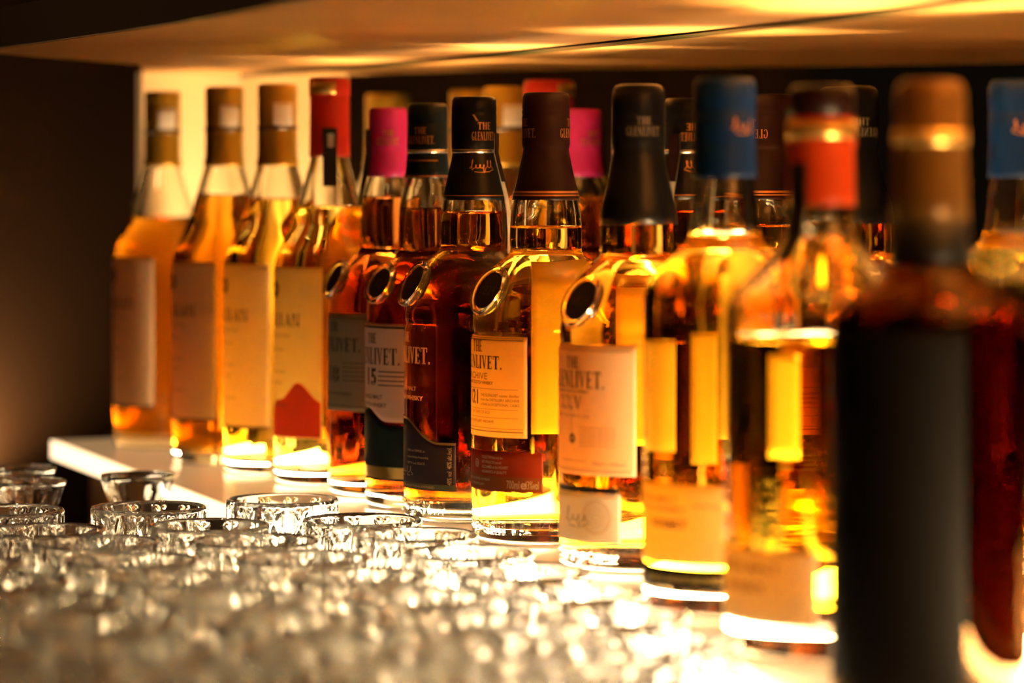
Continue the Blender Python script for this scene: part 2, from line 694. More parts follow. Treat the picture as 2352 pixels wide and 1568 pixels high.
def emboss(root, rf, phi, z, s, h, width):
    """raised glass lettering near the foot"""
    V0, F0, w = font_text(s, .03)
    V, F = [], []
    n = len(V0)
    edges = {}
    for f in F0:
        for i in range(len(f)):
            e = (f[i], f[(i + 1) % len(f)])
            edges[e] = edges.get(e, 0) + 1
    for off in (1.5, 0.05):
        for x, y in V0:
            p = phi + math.degrees((x / w - .5) * width / rf(z))
            V.append(pt(p, rf(z + y * h) + off, z + y * h))
    F += [tuple(f) for f in F0]
    F += [tuple(reversed([i + n for i in f])) for f in F0]
    for (a, b) in edges:
        if (b, a) not in edges:
            F.append((a, a + n, b + n, b))
    return obj('embossed_lettering', V, F, M['glass'], root, smooth=False)


GLEN = [(0, 42), (1.5, 44.3), (4, 45.3), (8, 45.5), (121, 45.5), (123.5, 45.4), (125, 44.5), (126.3, 44.3), (128, 44.9), (131, 45.1), (137, 44.6), (145, 43), (155, 39.5), (162, 35.8), (168, 30),
        (171.5, 25.6), (174, 22.7), (176.5, 21.8), (181, 22.2), (190, 22.0), (198, 21.4), (206, 20.1), (230, 14.4), (236, 13.3), (270, 13.3)]
SLIM = [(0, 38.5), (1.5, 40.6), (4, 41.6), (8, 41.8), (121, 41.8), (125, 41.3), (135, 40.8), (148, 38.2), (157, 33), (163, 27), (168, 21.6),
        (172, 19.8), (185, 19.6), (200, 19), (212, 16.8), (221, 14.0), (236, 12.6), (267, 12.6)]
WIDE = [(0, 36.5), (1.5, 38.8), (4, 39.8), (8, 40), (152, 40), (158, 39.6), (164, 37.8), (172, 34.6), (181, 30.2), (190, 26.6), (200, 23.6),
        (210, 20.4), (220, 17.6), (229, 15.0), (235, 13.9), (288, 13.4)]
BLUE = [(0, 38.5), (1.5, 40.8), (4, 41.8), (8, 42), (158, 42), (164, 41.2), (170, 38), (178, 30), (186, 21.6), (191, 18.6), (198, 17.4),
        (214, 16), (221, 15), (268, 14.6)]
ORNG = [(0, 41.5), (1.5, 44), (4, 45.2), (8, 45.4), (154, 45.4), (161, 44.3), (168, 40.5), (176, 33), (184, 25), (190, 20), (198, 17),
        (208, 15.2), (260, 14.2)]
DARK = [(0, 39), (1.5, 41.3), (4, 42.1), (8, 42.3), (152, 42.3), (161, 41.6), (167, 38), (173, 29), (178, 21.5), (184, 17.8), (192, 16),
        (203, 15), (258, 14.2)]


def heading(ink, phi, z_the, h_the, z_name, h_name, width):
    ink.text(serif_text('THE'), phi, z_the, h_the, 'c', xs=.95)
    ink.text(serif_text('GLENLIVET.'), phi, z_name, h_name, 'c', width=width)


def cap_lettering(cap, rfun, phi, z, h, mat, width=None):
    i = Ink(rfun, .22)
    i.text(serif_text('THE'), phi, z + h * 1.25, h * .85, 'c')
    i.text(serif_text('GLENLIVET.'), phi, z, h, 'c', width=width)
    i.build('lettering', mat, cap)


# ---- Glenlivet-shaped bottles with a medallion
def bottle_root(x, y, label):
    return tag(empty('whisky_bottle', (x * MM, y * MM, 0)), label, 'bottle', 'whisky bottles on the lit shelf')


def foil_tall(prof):
    return interp([(z, r) for r, z in prof])


# 1. dark amber bottle with purple lower label (in focus)
b = bottle_root(-24.6, 2119, 'sharp whisky bottle with black capsule, copper signature and dusky purple low label')
rf = bottle_body(b, GLEN, 'deep', 197.5)
P = [(20.7, 206), (19.6, 211), (17.2, 221), (15.0, 231), (14.2, 235.5), (13.8, 237), (13.8, 238.2), (14.6, 239.6), (14.7, 256), (14.45, 257), (14.7, 258), (14.6, 262), (14.4, 263), (14.6, 264), (14.4, 270.5), (13.4, 272.6), (12, 273), (0, 273)]
cap = capsule(b, P, M['capblack'])
cf = foil_tall(P[:-2])
ring(cap, 14.1, 236.4, 239.3, M['silver'], 'crimp_highlight', .35)  # highlight around the black capsule, made as a silver ring
cap_lettering(cap, cf, 28, 244.5, 5.6, M['goldink'], 17)
i = Ink(cf, .28)
i.text(([(0, 1), (.35, 1), (1, 0), (.65, 0)], [(3, 2, 1, 0)], 1), -4, 257, 4.2, 'l', xs=.95)
i.build('slash_mark', M['goldink'], cap)
i = Ink(cf, .28)
i.stroke(-10, 226.5, scrawl(16, 5.2, 6, 1), .45)
i.bar(-180, 180, 208.7, 209.3)
i.build('signature', M['goldink'], cap)
medallion(b, -63, 152.5, 43.5, 28, 14.5)
i = Ink(rf, .15)
heading(i, -73, 115, 6.5, 101.5, 10.5, 57)
i.text(font_text('SINGLE MALT'), -73, 84, 2.6, width=30)
i.text(font_text('SCOTCH WHISKY', .02), -73, 78, 2.8, width=44)
i.build('printed_lettering', M['creamink'], b)['label'] = 'cream lettering printed on the glass'
wave = lambda p: 0 if p > -28 else 15 * (0.5 - 0.5 * cos(min(1, (-28 - p) / 45) * pi))
lab = wrap_panel('lower_label', rf, -132, -14, 21, 52, M['purple'], b, top=wave)
i = Ink(rf, .42)
for s, z in (('SWEET and COMPLEX, an', 45), ('exceptional whisky of outstanding', 41), ('DEPTH and GRACE', 37)):
    i.text(font_text(s), -68, z, 1.5, 'l', width=20 if z != 41 else 23)
i.stroke(-72, 31, [(-16 + x, y) for x, y in scrawl(26, 4, 5, 4)], .4)
i.vtext(font_text('40% vol  40% alc./vol.', .02), -17.5, 25, 3.2, 24)
i.text(font_text('DISTILLED AND BOTTLED IN SCOTLAND', .03), -33, 22.3, 1.5, 'r', width=40)
i.build('lettering', M['paleink'], lab)
i = Ink(rf, .38)
i.bar(-132, -14, 21.3, 25)
i.build('footer_band', M['green_paper'], lab)['label'] = 'sage green band along the foot of the label'
V, F = [], []
ps = arange(-132, -14.5, 2.0)
for p in ps:
    for dz in (-.2, -1.7):
        V.append(pt(p, rf(50) + .40, 52 + wave(p) + dz))
for k in range(len(ps) - 1):
    F.append((2 * k, 2 * k + 1, 2 * k + 3, 2 * k + 2))
obj('gold_border', V, F, M['foilgold'], lab)
emboss(b, rf, -55, 6.5, 'GEO & J.G SMITH', 8, 50)
st = strip_tag(b, [(15, 249), (15, 240), (14.6, 237), (17.4, 226), (20.4, 214), (22.4, 206), (23.6, 198), (24.0, 186), (24.4, 178), (24.8, 174), (24.9, 170), (24.8, 168.4)], 72, 8.5, M['plastic'],
               ends=[.8, .8, .8, .8, .8, .8, .8, .75, 1.0, 1.25, 1.1, .5])
st['label'] = 'milky plastic tear strip with a rounded end'
strip_tag(st, [(15.6, 249.3), (15.6, 240), (15.3, 237), (18.1, 226), (20.2, 218)], 72, 7.2, M['capmaroon'], name='printed_half')

# 2. golden bottle with maroon capsule (in focus)
b = bottle_root(20.8, 1999, 'bright golden whisky bottle with maroon capsule, cream label and torn rust label')
rf = bottle_body(b, GLEN, 'gold', 190)
P = [(20.9, 207), (20.3, 209), (17.4, 221), (15.2, 231), (14.2, 236.5), (13.9, 238.2), (14.4, 239.2), (14.7, 241), (14.6, 258), (14.3, 259), (14.6, 260), (14.6, 261.5), (14.3, 262.3), (14.5, 263.2), (14.4, 270), (13.4, 272.2), (12, 272.7), (0, 272.7)]
cap = capsule(b, P, M['capmaroon'])
cf = foil_tall(P[:-2])
for ph in (-68, 78):
    cap_lettering(cap, cf, ph, 245, 5.6, M['goldink'], 22)
i = Ink(cf, .28)
i.bar(-180, 180, 209.5, 210.4)
i.bar(-180, 180, 211.2, 212.6)
i.build('gold_lines', M['goldink'], cap)
medallion(b, -53, 152.5, 43.5, 28, 14.5)
lab = wrap_panel('label', rf, -125, -15, 64.5, 125, M['tan'], b)
i = Ink(rf, .40)
heading(i, -66, 115.5, 7.0, 105.3, 8.0, 48)
i.text(font_text('SINGLE MALT SCOTCH WHISKY', .03), -70, 96, 1.9, width=40)
i.text(font_text('21', .02), -70, 84, 8.6, width=9)
i.bar(-79, -77.5, 84, 92)
i.build('lettering', M['ink'], lab)
i = Ink(rf, .40)
i.text(font_text('ARCHIVE'), -70, 99, 4.0, width=30)
for s, z in (('THE GLENLIVET master distiller', 88.8), ('from the DISTILLERY ARCHIVE', 86), ('of RARE & EXCEPTIONAL CASKS', 83.2)):
    i.text(font_text(s, .015), -60, z, 1.6, 'l', width=31)
i.text(font_text('AGED TWENTY ONE YEARS OF AGE'), -48, 78.2, 2.0, 'r', width=42)
i.text(font_text('SELECTED FROM THE DISTILLERY ARCHIVE', .03), -44, 73, 1.5, 'r', width=48)
for z in (93.2, 81, 76):
    i.bar(-120, -22, z, z + .25)
for z, t in ((69.6, .3), (67.6, .6), (122.6, .6), (124, .3)):
    i.bar(-122, -18, z, z + t)
i.build('fine_print', M['greyink'], lab)
rag = random.Random(3)
rv = {}


def ragged(p):
    k = round(p, 2)
    if k not in rv:
        rv[k] = rag.uniform(-.45, .45)
    return rv[k]


lab = wrap_panel('lower_label', rf, -137, -3, 32, 56, M['rust'], b, top=ragged, bot=lambda p: ragged(p + 400), step=1.2)
i = Ink(rf, .38)
i.bar(-136, -4, 32.7, 41)
i.build('footer_band', M['rustlow'], lab)['label'] = 'browner band along the foot of the label'
i = Ink(rf, .44)
for s, z, w in (('COLLECTION that only the', 51.4, 18), ('BEST WOULD DO and will', 48.5, 17), ('ACCLAIMED as the HIGHEST', 45.6, 22), ('ASSURANCE of QUALITY', 42.7, 21)):
    i.text(font_text(s, .02), -58, z, 1.7, 'l', width=w)
i.text(font_text('700ml', .01), -21, 34.2, 5.0, 'r', width=8.5)
i.text(font_text('e', .03), -20, 34.2, 5.5, 'l', width=3.4)
i.text(font_text('43%vol', .01), -6, 34.2, 5.0, 'r', width=8.6)
i.text(font_text('BOTTLED IN LIMITED NUMBERS'), -48, 38, 1.4, 'r', width=30)
i.text(font_text('AT THE DISTILLERY'), -55, 35, 1.4, 'r', width=20)
i.disc(-66, 48, 2.0, 2.6)
i.disc(-66, 48, .6, 1.2)
i.build('lettering', M['paleink'], lab)
wrap_panel('back_label_or_glow', rf, 60, 185, 62, 148, M['backpaper'], b)
emboss(b, rf, -52, 6.5, 'GEO SMITH', 8, 30)
emboss(b, rf, -19, 7, 'N2', 7.5, 11)

# 3. bottle with large cream label, black capsule
b = bottle_root(72.4, 1867, 'amber whisky bottle with round-topped plain black capsule and large cream label')
rf = bottle_body(b, GLEN, 'amber', 201)
P = [(22.3, 194), (21.7, 200), (20.9, 206), (18.4, 216), (16.0, 226), (14.9, 233), (14.5, 236), (14.6, 238), (15.2, 240), (15.3, 252), (15.0, 253), (15.3, 254), (15.2, 267), (14.6, 271), (13.2, 273.2), (11, 274), (0, 274.2)]
cap = capsule(b, P, M['capblack'])
cf = foil_tall(P[:-2])
cap_lettering(cap, cf, 10, 244.5, 5.2, M['greyink'], 21)
medallion(b, -50, 151.5, 43.5, 28, 14.5)
lab = wrap_panel('label', rf, -118, -4, 54, 127, M['cream'], b)
i = Ink(rf, .40)
heading(i, -57, 113.5, 6.6, 102.5, 9.6, 48)
i.text(font_text('SINGLE MALT SCOTCH WHISKY', .03), -61, 99.8, 1.6, width=34)
i.build('lettering', M['ink'], lab)
i = Ink(rf, .40)
i.text(serif_text('XXV'), -61, 90.5, 7.6, width=23)
i.text(font_text('TWENTY FIVE YEARS OF AGE'), -61, 86, 1.6, width=34)
e = Ink(rf, .40)
e.disc(-57, 74, .8, 2.8)
e.build('emblem', M['greyink'], lab)
for z in (80, 78, 76, 74, 72, 70):
    i.text(font_text('matured and finished in casks of sherry oak'), -49, z, 1.1, 'l', width=24)
i.text(font_text('700ml e 43%vol'), -12, 59.5, 2.2, 'r', width=20)
i.text(font_text('DISTILLED IN SCOTLAND'), -42, 61, 1.2, 'r', width=24)
for z, t in ((57, .3), (55.6, .5), (125.2, .5), (123.6, .3)):
    i.bar(-114, -8, z, z + t)
i.build('fine_print', M['greyink'], lab)
lab = wrap_panel('lower_label', rf, -117, -15, 16, 44, M['white'], b)
i = Ink(rf, .40)
i.stroke(-66, 28, scrawl(20, 7, 4, 2), .45)
i.bar(-116, -15.5, 44.2, 47.4)
i.build('lettering', M['ink'], lab)
i = Ink(rf, .39)
for q in (9.6, 8.2, 6, 4, 2):
    i.disc(-34, 30.5, q - .5, q)
i.build('seal', M['paleink'], lab)
wrap_panel('back_label_or_glow', rf, 120, 186, 66, 146, M['backpaper'], b)
emboss(b, rf, -45, 5.5, 'GEO & J.G SMITH', 6.5, 44)

# 4. slim bottle with magenta capsule
b = bottle_root(-86.9, 2288, 'mahogany whisky bottle with magenta pink capsule and grey-green label')
rf = bottle_body(b, SLIM, 'red', 206)
P = [(15.2, 221), (14.6, 226), (14.0, 234), (13.7, 237.5), (13.4, 238.6), (13.6, 239.6), (13.8, 241), (13.5, 256), (13.3, 257), (13.5, 258), (13.3, 267), (12.6, 269), (11, 269.4), (0, 269.4)]
cap = capsule(b, P, M['cappink'])
cf = foil_tall(P[:-2])
cap_lettering(cap, cf, 2, 243, 5, M['foilgold'], 17)
medallion(b, -63, 150, 40.5, 26, 13)
lab = wrap_panel('label', rf, -113, -9, 59, 126.5, M['grey'], b)
i = Ink(rf, .40)
heading(i, -61, 114, 6.5, 100, 9.6, 54)
i.text(font_text('18', .03), -61, 79, 11, width=14)
i.text(font_text('SINGLE MALT SCOTCH WHISKY', .02), -61, 70, 2, width=40)
for z in (92, 89, 86, 83, 80):
    i.bar(-46, -14, z, z + .5)
for z in (123, 62):
    i.bar(-110, -12, z, z + .6)
i.build('lettering', M['ink'], lab)
strip_tag(b, [(14.4, 254), (14.4, 241), (14.2, 238), (15.2, 230), (16.6, 222), (18.6, 213), (20.2, 206), (20.6, 202)], -74, 11, M['tagblack'])['label'] = 'black paper tag down the neck'

# 5. slim bottle with dark teal capsule
b = bottle_root(-57, 2203, 'dark red-brown whisky bottle with dark teal capsule and white 15 label')
rf = bottle_body(b, SLIM, 'dark', 199)
P = [(15.4, 220), (14.6, 227), (14.0, 234), (13.7, 237.5), (13.4, 238.6), (13.8, 239.6), (13.9, 241), (13.6, 256), (13.3, 257), (13.6, 258), (13.4, 268), (12.6, 270), (11, 270.5), (0, 270.5)]
cap = capsule(b, P, M['capteal'])
cf = foil_tall(P[:-2])
ring(cap, 13.75, 237.0, 239.2, M['silver'], 'crimp_highlight', .3)  # silver ring in place of the highlight on the teal foil
cap_lettering(cap, cf, -20, 243, 5.4, M['goldink'], 20)
i = Ink(cf, .28)
i.bar(-180, 180, 221, 222)
i.bar(-60, 30, 231.5, 232.3)
i.build('gold_lines', M['goldink'], cap)
medallion(b, -50, 150, 40.5, 26, 13)
wav5 = lambda p: 0 if p > -38 else 9 * (0.5 - 0.5 * cos(min(1, (-38 - p) / 30) * pi))
lab = wrap_panel('label', rf, -113, -8, 58, 123, M['white'], b, bot=wav5)
i = Ink(rf, .40)
heading(i, -61, 110, 6.6, 96, 11, 54)
i.text(font_text('15', .04), -61, 82.5, 11, width=12)
i.text(font_text('SINGLE MALT', .02), -61, 73, 2.8, width=24)
i.text(font_text('SCOTCH WHISKY', .02), -61, 67.6, 2.8, width=32)
for z in (91, 88, 85, 82):
    i.bar(-50, -12, z, z + .7)
i.bar(-110, -11, 120.3, 121.4)
i.build('lettering', M['ink'], lab)
lab = wrap_panel('lower_label', rf, -113, -8, 19, 56, M['teal'], b, top=wav5)
i = Ink(rf, .40)
i.bar(-112, -9, 20.5, 28)
i.build('gold_band', M['foilgold'], lab)

# 6-9. tall broad-shouldered bottles at the far end
def tall_bottle(x, y, liquid, level, capm, label, blob=False, phi0=-70, neckpatch=True, hang=False, goldcap=True):
    b = bottle_root(x, y, label)
    rf = bottle_body(b, WIDE, liquid, level)
    if goldcap:
        P = [(16.2, 229), (15.4, 233), (14.7, 237), (14.4, 262), (14.6, 278), (14.2, 279), (14.7, 280.5), (14.7, 288), (13.8, 290), (12, 290.4), (0, 290.4)]
    else:
        P = [(14.9, 235.5), (14.6, 240), (14.3, 270), (14.3, 277.5), (14.0, 278.3), (14.9, 279.5), (14.9, 290.5), (14.0, 292.3), (12, 292.6), (0, 292.6)]
    cap = capsule(b, P, capm)
    cf = foil_tall(P[:-2])
    if goldcap:
        ring(cap, 14.75, 256, 259, M['capbrown'], 'dark_band')
        wrap_panel('neck_label', cf, -8, 52, 259.5, 276, M['white'], b)['label'] = 'small white square label on the neck'
    else:
        wrap_panel('neck_label', cf, -55, 20, 280.5, 289.5, M['foilgold'], b, nz=2)['label'] = 'gold emblem on the cap'
    lab = wrap_panel('label', rf, phi0 - 62, phi0 + 66, 34, 156, M['cream'], b)
    i = Ink(rf, .40)
    i.text(serif_text('MACALLAN'), phi0, 114, 9, width=58)
    i.disc(phi0, 140, 2, 6)
    i.build('lettering', M['ink'], lab)
    i = Ink(rf, .40)
    for z, w in ((106, 40), (96, 26), (80, 30), (72, 22), (56, 34)):
        i.text(font_text('HIGHLAND SINGLE MALT SCOTCH WHISKY'), phi0, z, 2.2, width=w)
    i.build('fine_print', M['greyink'], lab)
    if blob:
        i = Ink(rf, .38)
        ps = arange(phi0 - 60, phi0 + 64, 3)
        hh = [62 + 9 * sin(radians((p - phi0) * 3.4 - 40)) + 3 * sin(radians(p * 9)) for p in ps]
        for k in range(len(ps) - 1):
            bb = len(i.V)
            for p, z in ((ps[k], 35), (ps[k + 1], 35), (ps[k + 1], hh[k + 1]), (ps[k], hh[k])):
                i.V.append(pt(p, rf(z) + .38, z))
            i.F.append((bb, bb + 1, bb + 2, bb + 3))
        i.build('coral_cloud', M['coral'], lab)['label'] = 'coral red cloud printed at the foot of the label'
    else:
        i = Ink(rf, .38)
        i.bar(phi0 - 62, phi0 + 66, 34.2, 36.2)
        i.build('footer_band', M['capbrown'], lab)
    if hang:
        t = strip_tag(b, [(15.4, 256), (15.3, 240), (15.6, 234), (17.6, 226), (20.2, 218), (21.6, 214)], 4, 10.5, M['tagblack'])
        t['label'] = 'black paper tag down the neck'
        V, F, w = font_text('888', .05)
        s = 10 / w
        obj('lettering', [(pt(4, 15.98, 0)[0] + 2.6 - y * 4.4, pt(4, 15.98, 0)[1] - .1, 242 + xx * s) for xx, y in V], F, M['whiteink'], t, smooth=False)
    return b


tall_bottle(-132.1, 2365, 'pale', 198, M['capred'], 'pale gold whisky bottle with scarlet capsule and coral cloud on its label', blob=True, hang=True, goldcap=False)
tall_bottle(-176.1, 2450, 'gold', 203, M['capyellow'], 'amber whisky bottle with golden capsule, right beside the scarlet-capped bottle')
tall_bottle(-223, 2530, 'deep', 206, M['capyellow'], 'reddish whisky bottle with golden capsule, between two other golden-capped bottles')
tall_bottle(-286, 2672, 'deep', 186, M['capyellow'], 'most blurred golden-capped whisky bottle, at the far end by the panel')

# 10. blue capsule
b = bottle_root(109.6, 1681, 'golden whisky bottle with dark blue capsule and low amber label')
rf = bottle_body(b, BLUE, 'gold', 191.5, base_t=11)
P = [(16.4, 221), (16.3, 224), (15.9, 238), (15.6, 240), (15.9, 241.5), (15.9, 254), (15.5, 255), (15.9, 256.5), (16.1, 268), (15.4, 271), (14, 272.3), (0, 272.4)]
cap = capsule(b, P, M['capblue'])
cf = foil_tall(P[:-2])
i = Ink(cf, .28)
i.stroke(8, 246, scrawl(13, 5, 4, 3), .6)
i.build('signature', M['goldink'], cap)
lab = wrap_panel('label', rf, -125, 5, 26, 66, M['tan'], b)
i = Ink(rf, .40)
i.text(font_text('SINGLE MALT', .02), -62, 57, 3, width=34)
i.text(font_text('SCOTCH WHISKY', .02), -62, 52, 3, width=44)
i.text(font_text('WHISKY', .05), -48, 44, 4.4, width=26)
i.text(font_text('matured in oak casks', .02), -14, 55, 2.0, width=18)
i.build('lettering', M['greyink'], lab)
wrap_panel('back_label_or_glow', rf, 179, 188, 72, 140, M['backpaper'], b)  # this strip and the next are added, imitating bright reflections behind the whisky
wrap_panel('back_label_or_glow', rf, 193, 199, 78, 136, M['backpaper'], b)['label'] = 'second narrow strip imitating a bright reflection'
lab = wrap_panel('footer_label', rf, -125, 5, 14, 24, M['blacklabel'], b)
i = Ink(rf, .40)
i.text(font_text('DISTILLED AND BOTTLED IN SCOTLAND', .03), -30, 17, 3, width=58)
i.build('lettering', M['foilgold'], lab)

# 11. orange red capsule
b = bottle_root(145.2, 1532, 'half-emptied whisky bottle with orange-red capsule, gold ring and black neck tag')
rf = bottle_body(b, ORNG, 'gold', 146, base_t=17)
P = [(16.0, 208), (15.7, 214), (15.4, 232), (15.6, 236), (16.1, 238), (16.1, 247), (15.5, 248.5), (15.2, 249.5), (15.0, 260), (14.2, 263), (12.5, 264), (0, 264)]
cap = capsule(b, P, M['caporange'])
ring(cap, 16.2, 239.5, 247.4, M['foilgold'], 'gold_ring', .35)
V, F = lathe([(14.9, 249.8), (15.4, 249.8), (15.3, 260), (14.5, 263.2), (12.6, 264.3), (0, 264.4)], 64)
obj('cap_top', V, F, M['capmaroon'], cap)['label'] = 'dark maroon top of the cap'
lab = wrap_panel('label', rf, -120, -8, 16, 51, M['cream'], b)
i = Ink(rf, .40)
i.text(font_text('SINGLE MALT', .03), -58, 40, 4, width=44)
i.text(font_text('WHISKY', .03), -58, 31, 4, width=30)
i.build('lettering', M['rustlow'], lab)
wrap_panel('back_label_or_glow', rf, 181, 190, 88, 137, M['backpaper'], b)  # narrow paper added to imitate a reflected glow seen through the bottle
strip_tag(b, [(16.6, 228), (16.6, 214), (17, 204), (18.6, 198), (20.4, 192), (24, 187), (28, 182)], -46, 9, M['tagblack'])['label'] = 'black paper tag down the neck'

# 12. black label bottle, nearest
b = bottle_root(179.4, 1400, 'nearest whisky bottle, almost black, with old gold capsule')
rf = bottle_body(b, DARK, 'tar', 170, glass='darkglass', base_t=10)
P = [(16.4, 203), (16.0, 212), (15.5, 228), (15.2, 235), (15.6, 236), (15.6, 241), (15.2, 242), (15.0, 256), (14.4, 260), (12.6, 262.6), (10, 263.2), (0, 263.4)]
cap = capsule(b, P, M['capgold'])
ring(cap, 15.7, 235.4, 241.6, M['foilgold'], 'gold_ring', .4)
V, F = lathe([(17.2, 184.5), (18.6, 184.3), (16.9, 192), (16.5, 203), (15.9, 203.4)], 64)
obj('neck_foil', V, F, M['capdark'], b)
wrap_panel('label', rf, -135, 13, 8, 157, M['blacklabel'], b)['label'] = 'wide black label'
wrap_panel('back_label_or_glow', rf, 92, 160, 10, 58, M['cream'], b)['label'] = 'cream back label'

# ------------------------------------------------------------------ mirror, shelves, counter
YM = arange(1000, 2772, 35)
MIRROR = [(mir(y), y) for y in YM]
UNDER = 308.0


def extrude_wall(name, line, z0, z1, th, mat, parent=None, smooth=True):
    """wall along a plan polyline, thickness to the +x side"""
    V, F = [], []
    n = len(line)
    nor = []
    for i in range(n):
        a, c = line[max(0, i - 1)], line[min(n - 1, i + 1)]
        dx, dy = c[0] - a[0], c[1] - a[1]
        L = sqrt(dx * dx + dy * dy)
        nor.append((dy / L, -dx / L))
    for i, (x, y) in enumerate(line):
        nx, ny = nor[i]
        V += [(x, y, z0), (x, y, z1), (x + nx * th, y + ny * th, z0), (x + nx * th, y + ny * th, z1)]
    for i in range(n - 1):
        a, c = 4 * i, 4 * i + 4
        F += [(a, a + 1, c + 1, c), (a + 2, c + 2, c + 3, a + 3), (a + 1, a + 3, c + 3, c + 1), (a, c, c + 2, a + 2)]
    F += [(0, 2, 3, 1), (4 * n - 4, 4 * n - 3, 4 * n - 1, 4 * n - 2)]
    if smooth:
        # the face towards the bottles keeps vertices of its own so that its shading stays upright
        b = len(V)
        for x, y in line:
            V += [(x, y, z0), (x, y, z1)]
        for i in range(n - 1):
            F[4 * i] = (b + 2 * i, b + 2 * i + 1, b + 2 * i + 3, b + 2 * i + 2)
    o = obj(name, V, F, mat, parent, smooth=False)
    if smooth:
        for p in o.data.polygons:
            p.use_smooth = (p.index < 4 * (n - 1) and p.index % 4 == 0)
    return o


def slab_poly(name, poly, z0, z1, mat, parent=None):
    n = len(poly)
    V = [(x, y, z0) for x, y in poly] + [(x, y, z1) for x, y in poly]
    F = [tuple(reversed(range(n))), tuple(range(n, 2 * n))]
    for i in range(n):
        j = (i + 1) % n
        F.append((i, j, n + j, n + i))
    o = obj(name, V, F, mat, parent, smooth=False)
    import bmesh
    bm = bmesh.new()
    bm.from_mesh(o.data)
    bmesh.ops.recalc_face_normals(bm, faces=bm.faces)
    bmesh.ops.triangulate(bm, faces=[f for f in bm.faces if len(f.verts) > 4])
    bm.to_mesh(o.data)
    bm.free()
    return o


mm, nt, out = new_mat('mirror_silver')
gl = nt.nodes.new('ShaderNodeBsdfGlossy')
gl.inputs['Color'].default_value = (0.80, 0.80, 0.76, 1)
gl.inputs['Roughness'].default_value = 0.0
nt.links.new(gl.outputs[0], out.inputs[0])
M['mirror'] = mm
M['edge'] = principled('green_glass_edge', (0.01, 0.05, 0.03), 0.15, 0, 0, .5)

mirror = extrude_wall('back_mirror', MIRROR, -76, UNDER - 3.5, 6, M['mirror'])
tag(mirror, 'long mirror panel standing behind the row of whisky bottles', 'mirror')
edge = extrude_wall('polished_edge', MIRROR, UNDER - 3.5, UNDER - 1.2, 6, M['edge'], mirror)
edge['label'] = 'dark green polished glass edge along the top'

# end panel
corner = (mir(2772), 2772)
ex, ey = -0.894, -0.447
front = (corner[0] + ex * 88, corner[1] + ey * 88)
M['endpanel'] = principled('tan_laminate', (0.74, 0.56, 0.32), 0.5)
px, py = 0.447 * 14, -0.894 * 14
poly = [corner, front, (front[0] - px, front[1] - py), (corner[0] - px + 5, corner[1] - py)]
ep = slab_poly('wall_end', poly, -76, UNDER, M['endpanel'])
tag(ep, kind='structure')

# lit riser the bottles stand on
back_in = [(x - 1.5, y) for x, y in MIRROR]
light_shelf = tag(empty('light_shelf', (0, 0, 0)), 'glowing acrylic shelf that the whisky bottles stand on', 'shelf')
M['slab'] = principled('lit_acrylic', (0.50, 0.40, 0.27), 0.32, 0, 0, .5, (1.0, 0.62, 0.28), SLAB_GLOW)
M['edgeglow'] = principled('lit_acrylic_edge', (0.8, 0.7, 0.55), 0.3, 0, 0, .5, (1.0, 0.72, 0.42), EDGE_GLOW)
M['strip'] = principled('led_diffuser', (0.9, 0.8, 0.6), 0.4, 0, 0, .5, WARM, STRIP_GLOW)
M['darkwood'] = principled('walnut', (0.13, 0.068, 0.030), 0.4, noise=((4, 40, 40), (0.20, 0.105, 0.045), 4))
fl_in = [(x + 2.0, y + .6) for x, y in frontline]
slab = slab_poly('acrylic_top', fl_in + back_in + [(-330, 2762)], -15, 0, M['slab'], light_shelf)
extrude_wall('lit_front_edge', frontline, -15, -0.4, 1.8, M['edgeglow'], light_shelf, smooth=False)
ledline = [(x - 14, y - 4) for x, y in MIRROR if 1150 < y < 2640]
extrude_wall('led_strip', [(x, y) for x, y in ledline], 0.2, 6, 7, M['strip'], light_shelf, smooth=False)
body_line = [(x + 30, y + 10) for x, y in frontline]
slab_poly('shelf_body', body_line + [(x - 3, y) for x, y in MIRROR] + [(-300, 2752)], -75.8, -15.2, M['darkwood'], light_shelf)

# counter
M['counter'] = principled('dark_stone', (0.030, 0.015, 0.006), 0.14, noise=((9, 9, 9), (0.055, 0.028, 0.012), 5))
ct = slab_poly('bar_counter', [(-1100, 700), (420, 700), (420, 3100), (-1100, 3100)], -116, -76, M['counter'])
tag(ct, 'polished brown counter under the crystal tumblers', 'counter')

# upper shelf
M['under'] = principled('tan_leather', (0.235, 0.115, 0.030), 0.6, 0, 0, .12, noise=((10, 10, 10), (0.165, 0.075, 0.018), 3), bump=((260, 90, 260), 0.35, 0.0008))
M['lip'] = principled('dark_bronze_lip', (0.035, 0.018, 0.007), 0.5)
upper = tag(empty('upper_shelf', (0, 0, UNDER * MM)), 'tan leather-lined shelf overhanging the whisky bottles', 'shelf')
ufront = [(-378, 2275), (-352, 2235), (-228, 1950), (-167, 1801), (-103, 1618), (-28, 1400), (45, 1200), (120, 1000)]
uleft = [(front[0] - 4, front[1] - 2), (-292, 2562)]
uback = [(x + 6, y) for x, y in MIRROR]
o = slab_poly('underside', [(x, y) for x, y in reversed(ufront)][0:0] + ufront + uback + [front] + [(-292, 2562)], 0.2, 26, M['under'], upper)
fl2 = [(x - 7, y - 2.4) for x, y in ufront]
extrude_wall('front_lip', fl2, -0.6, 26, 5.2, M['lip'], upper, smooth=False)

# walls behind
M['wallbrown'] = principled('brown_wall', (0.060, 0.029, 0.011), 0.6, spec=0.15, noise=((6, 6, 6), (0.045, 0.020, 0.007), 3))
w = extrude_wall('wall_left', [(-620, 2800), (-330, 2900), (-215, 2900)], -76, 900, 20, M['wallbrown'], smooth=False)
tag(w, kind='structure')

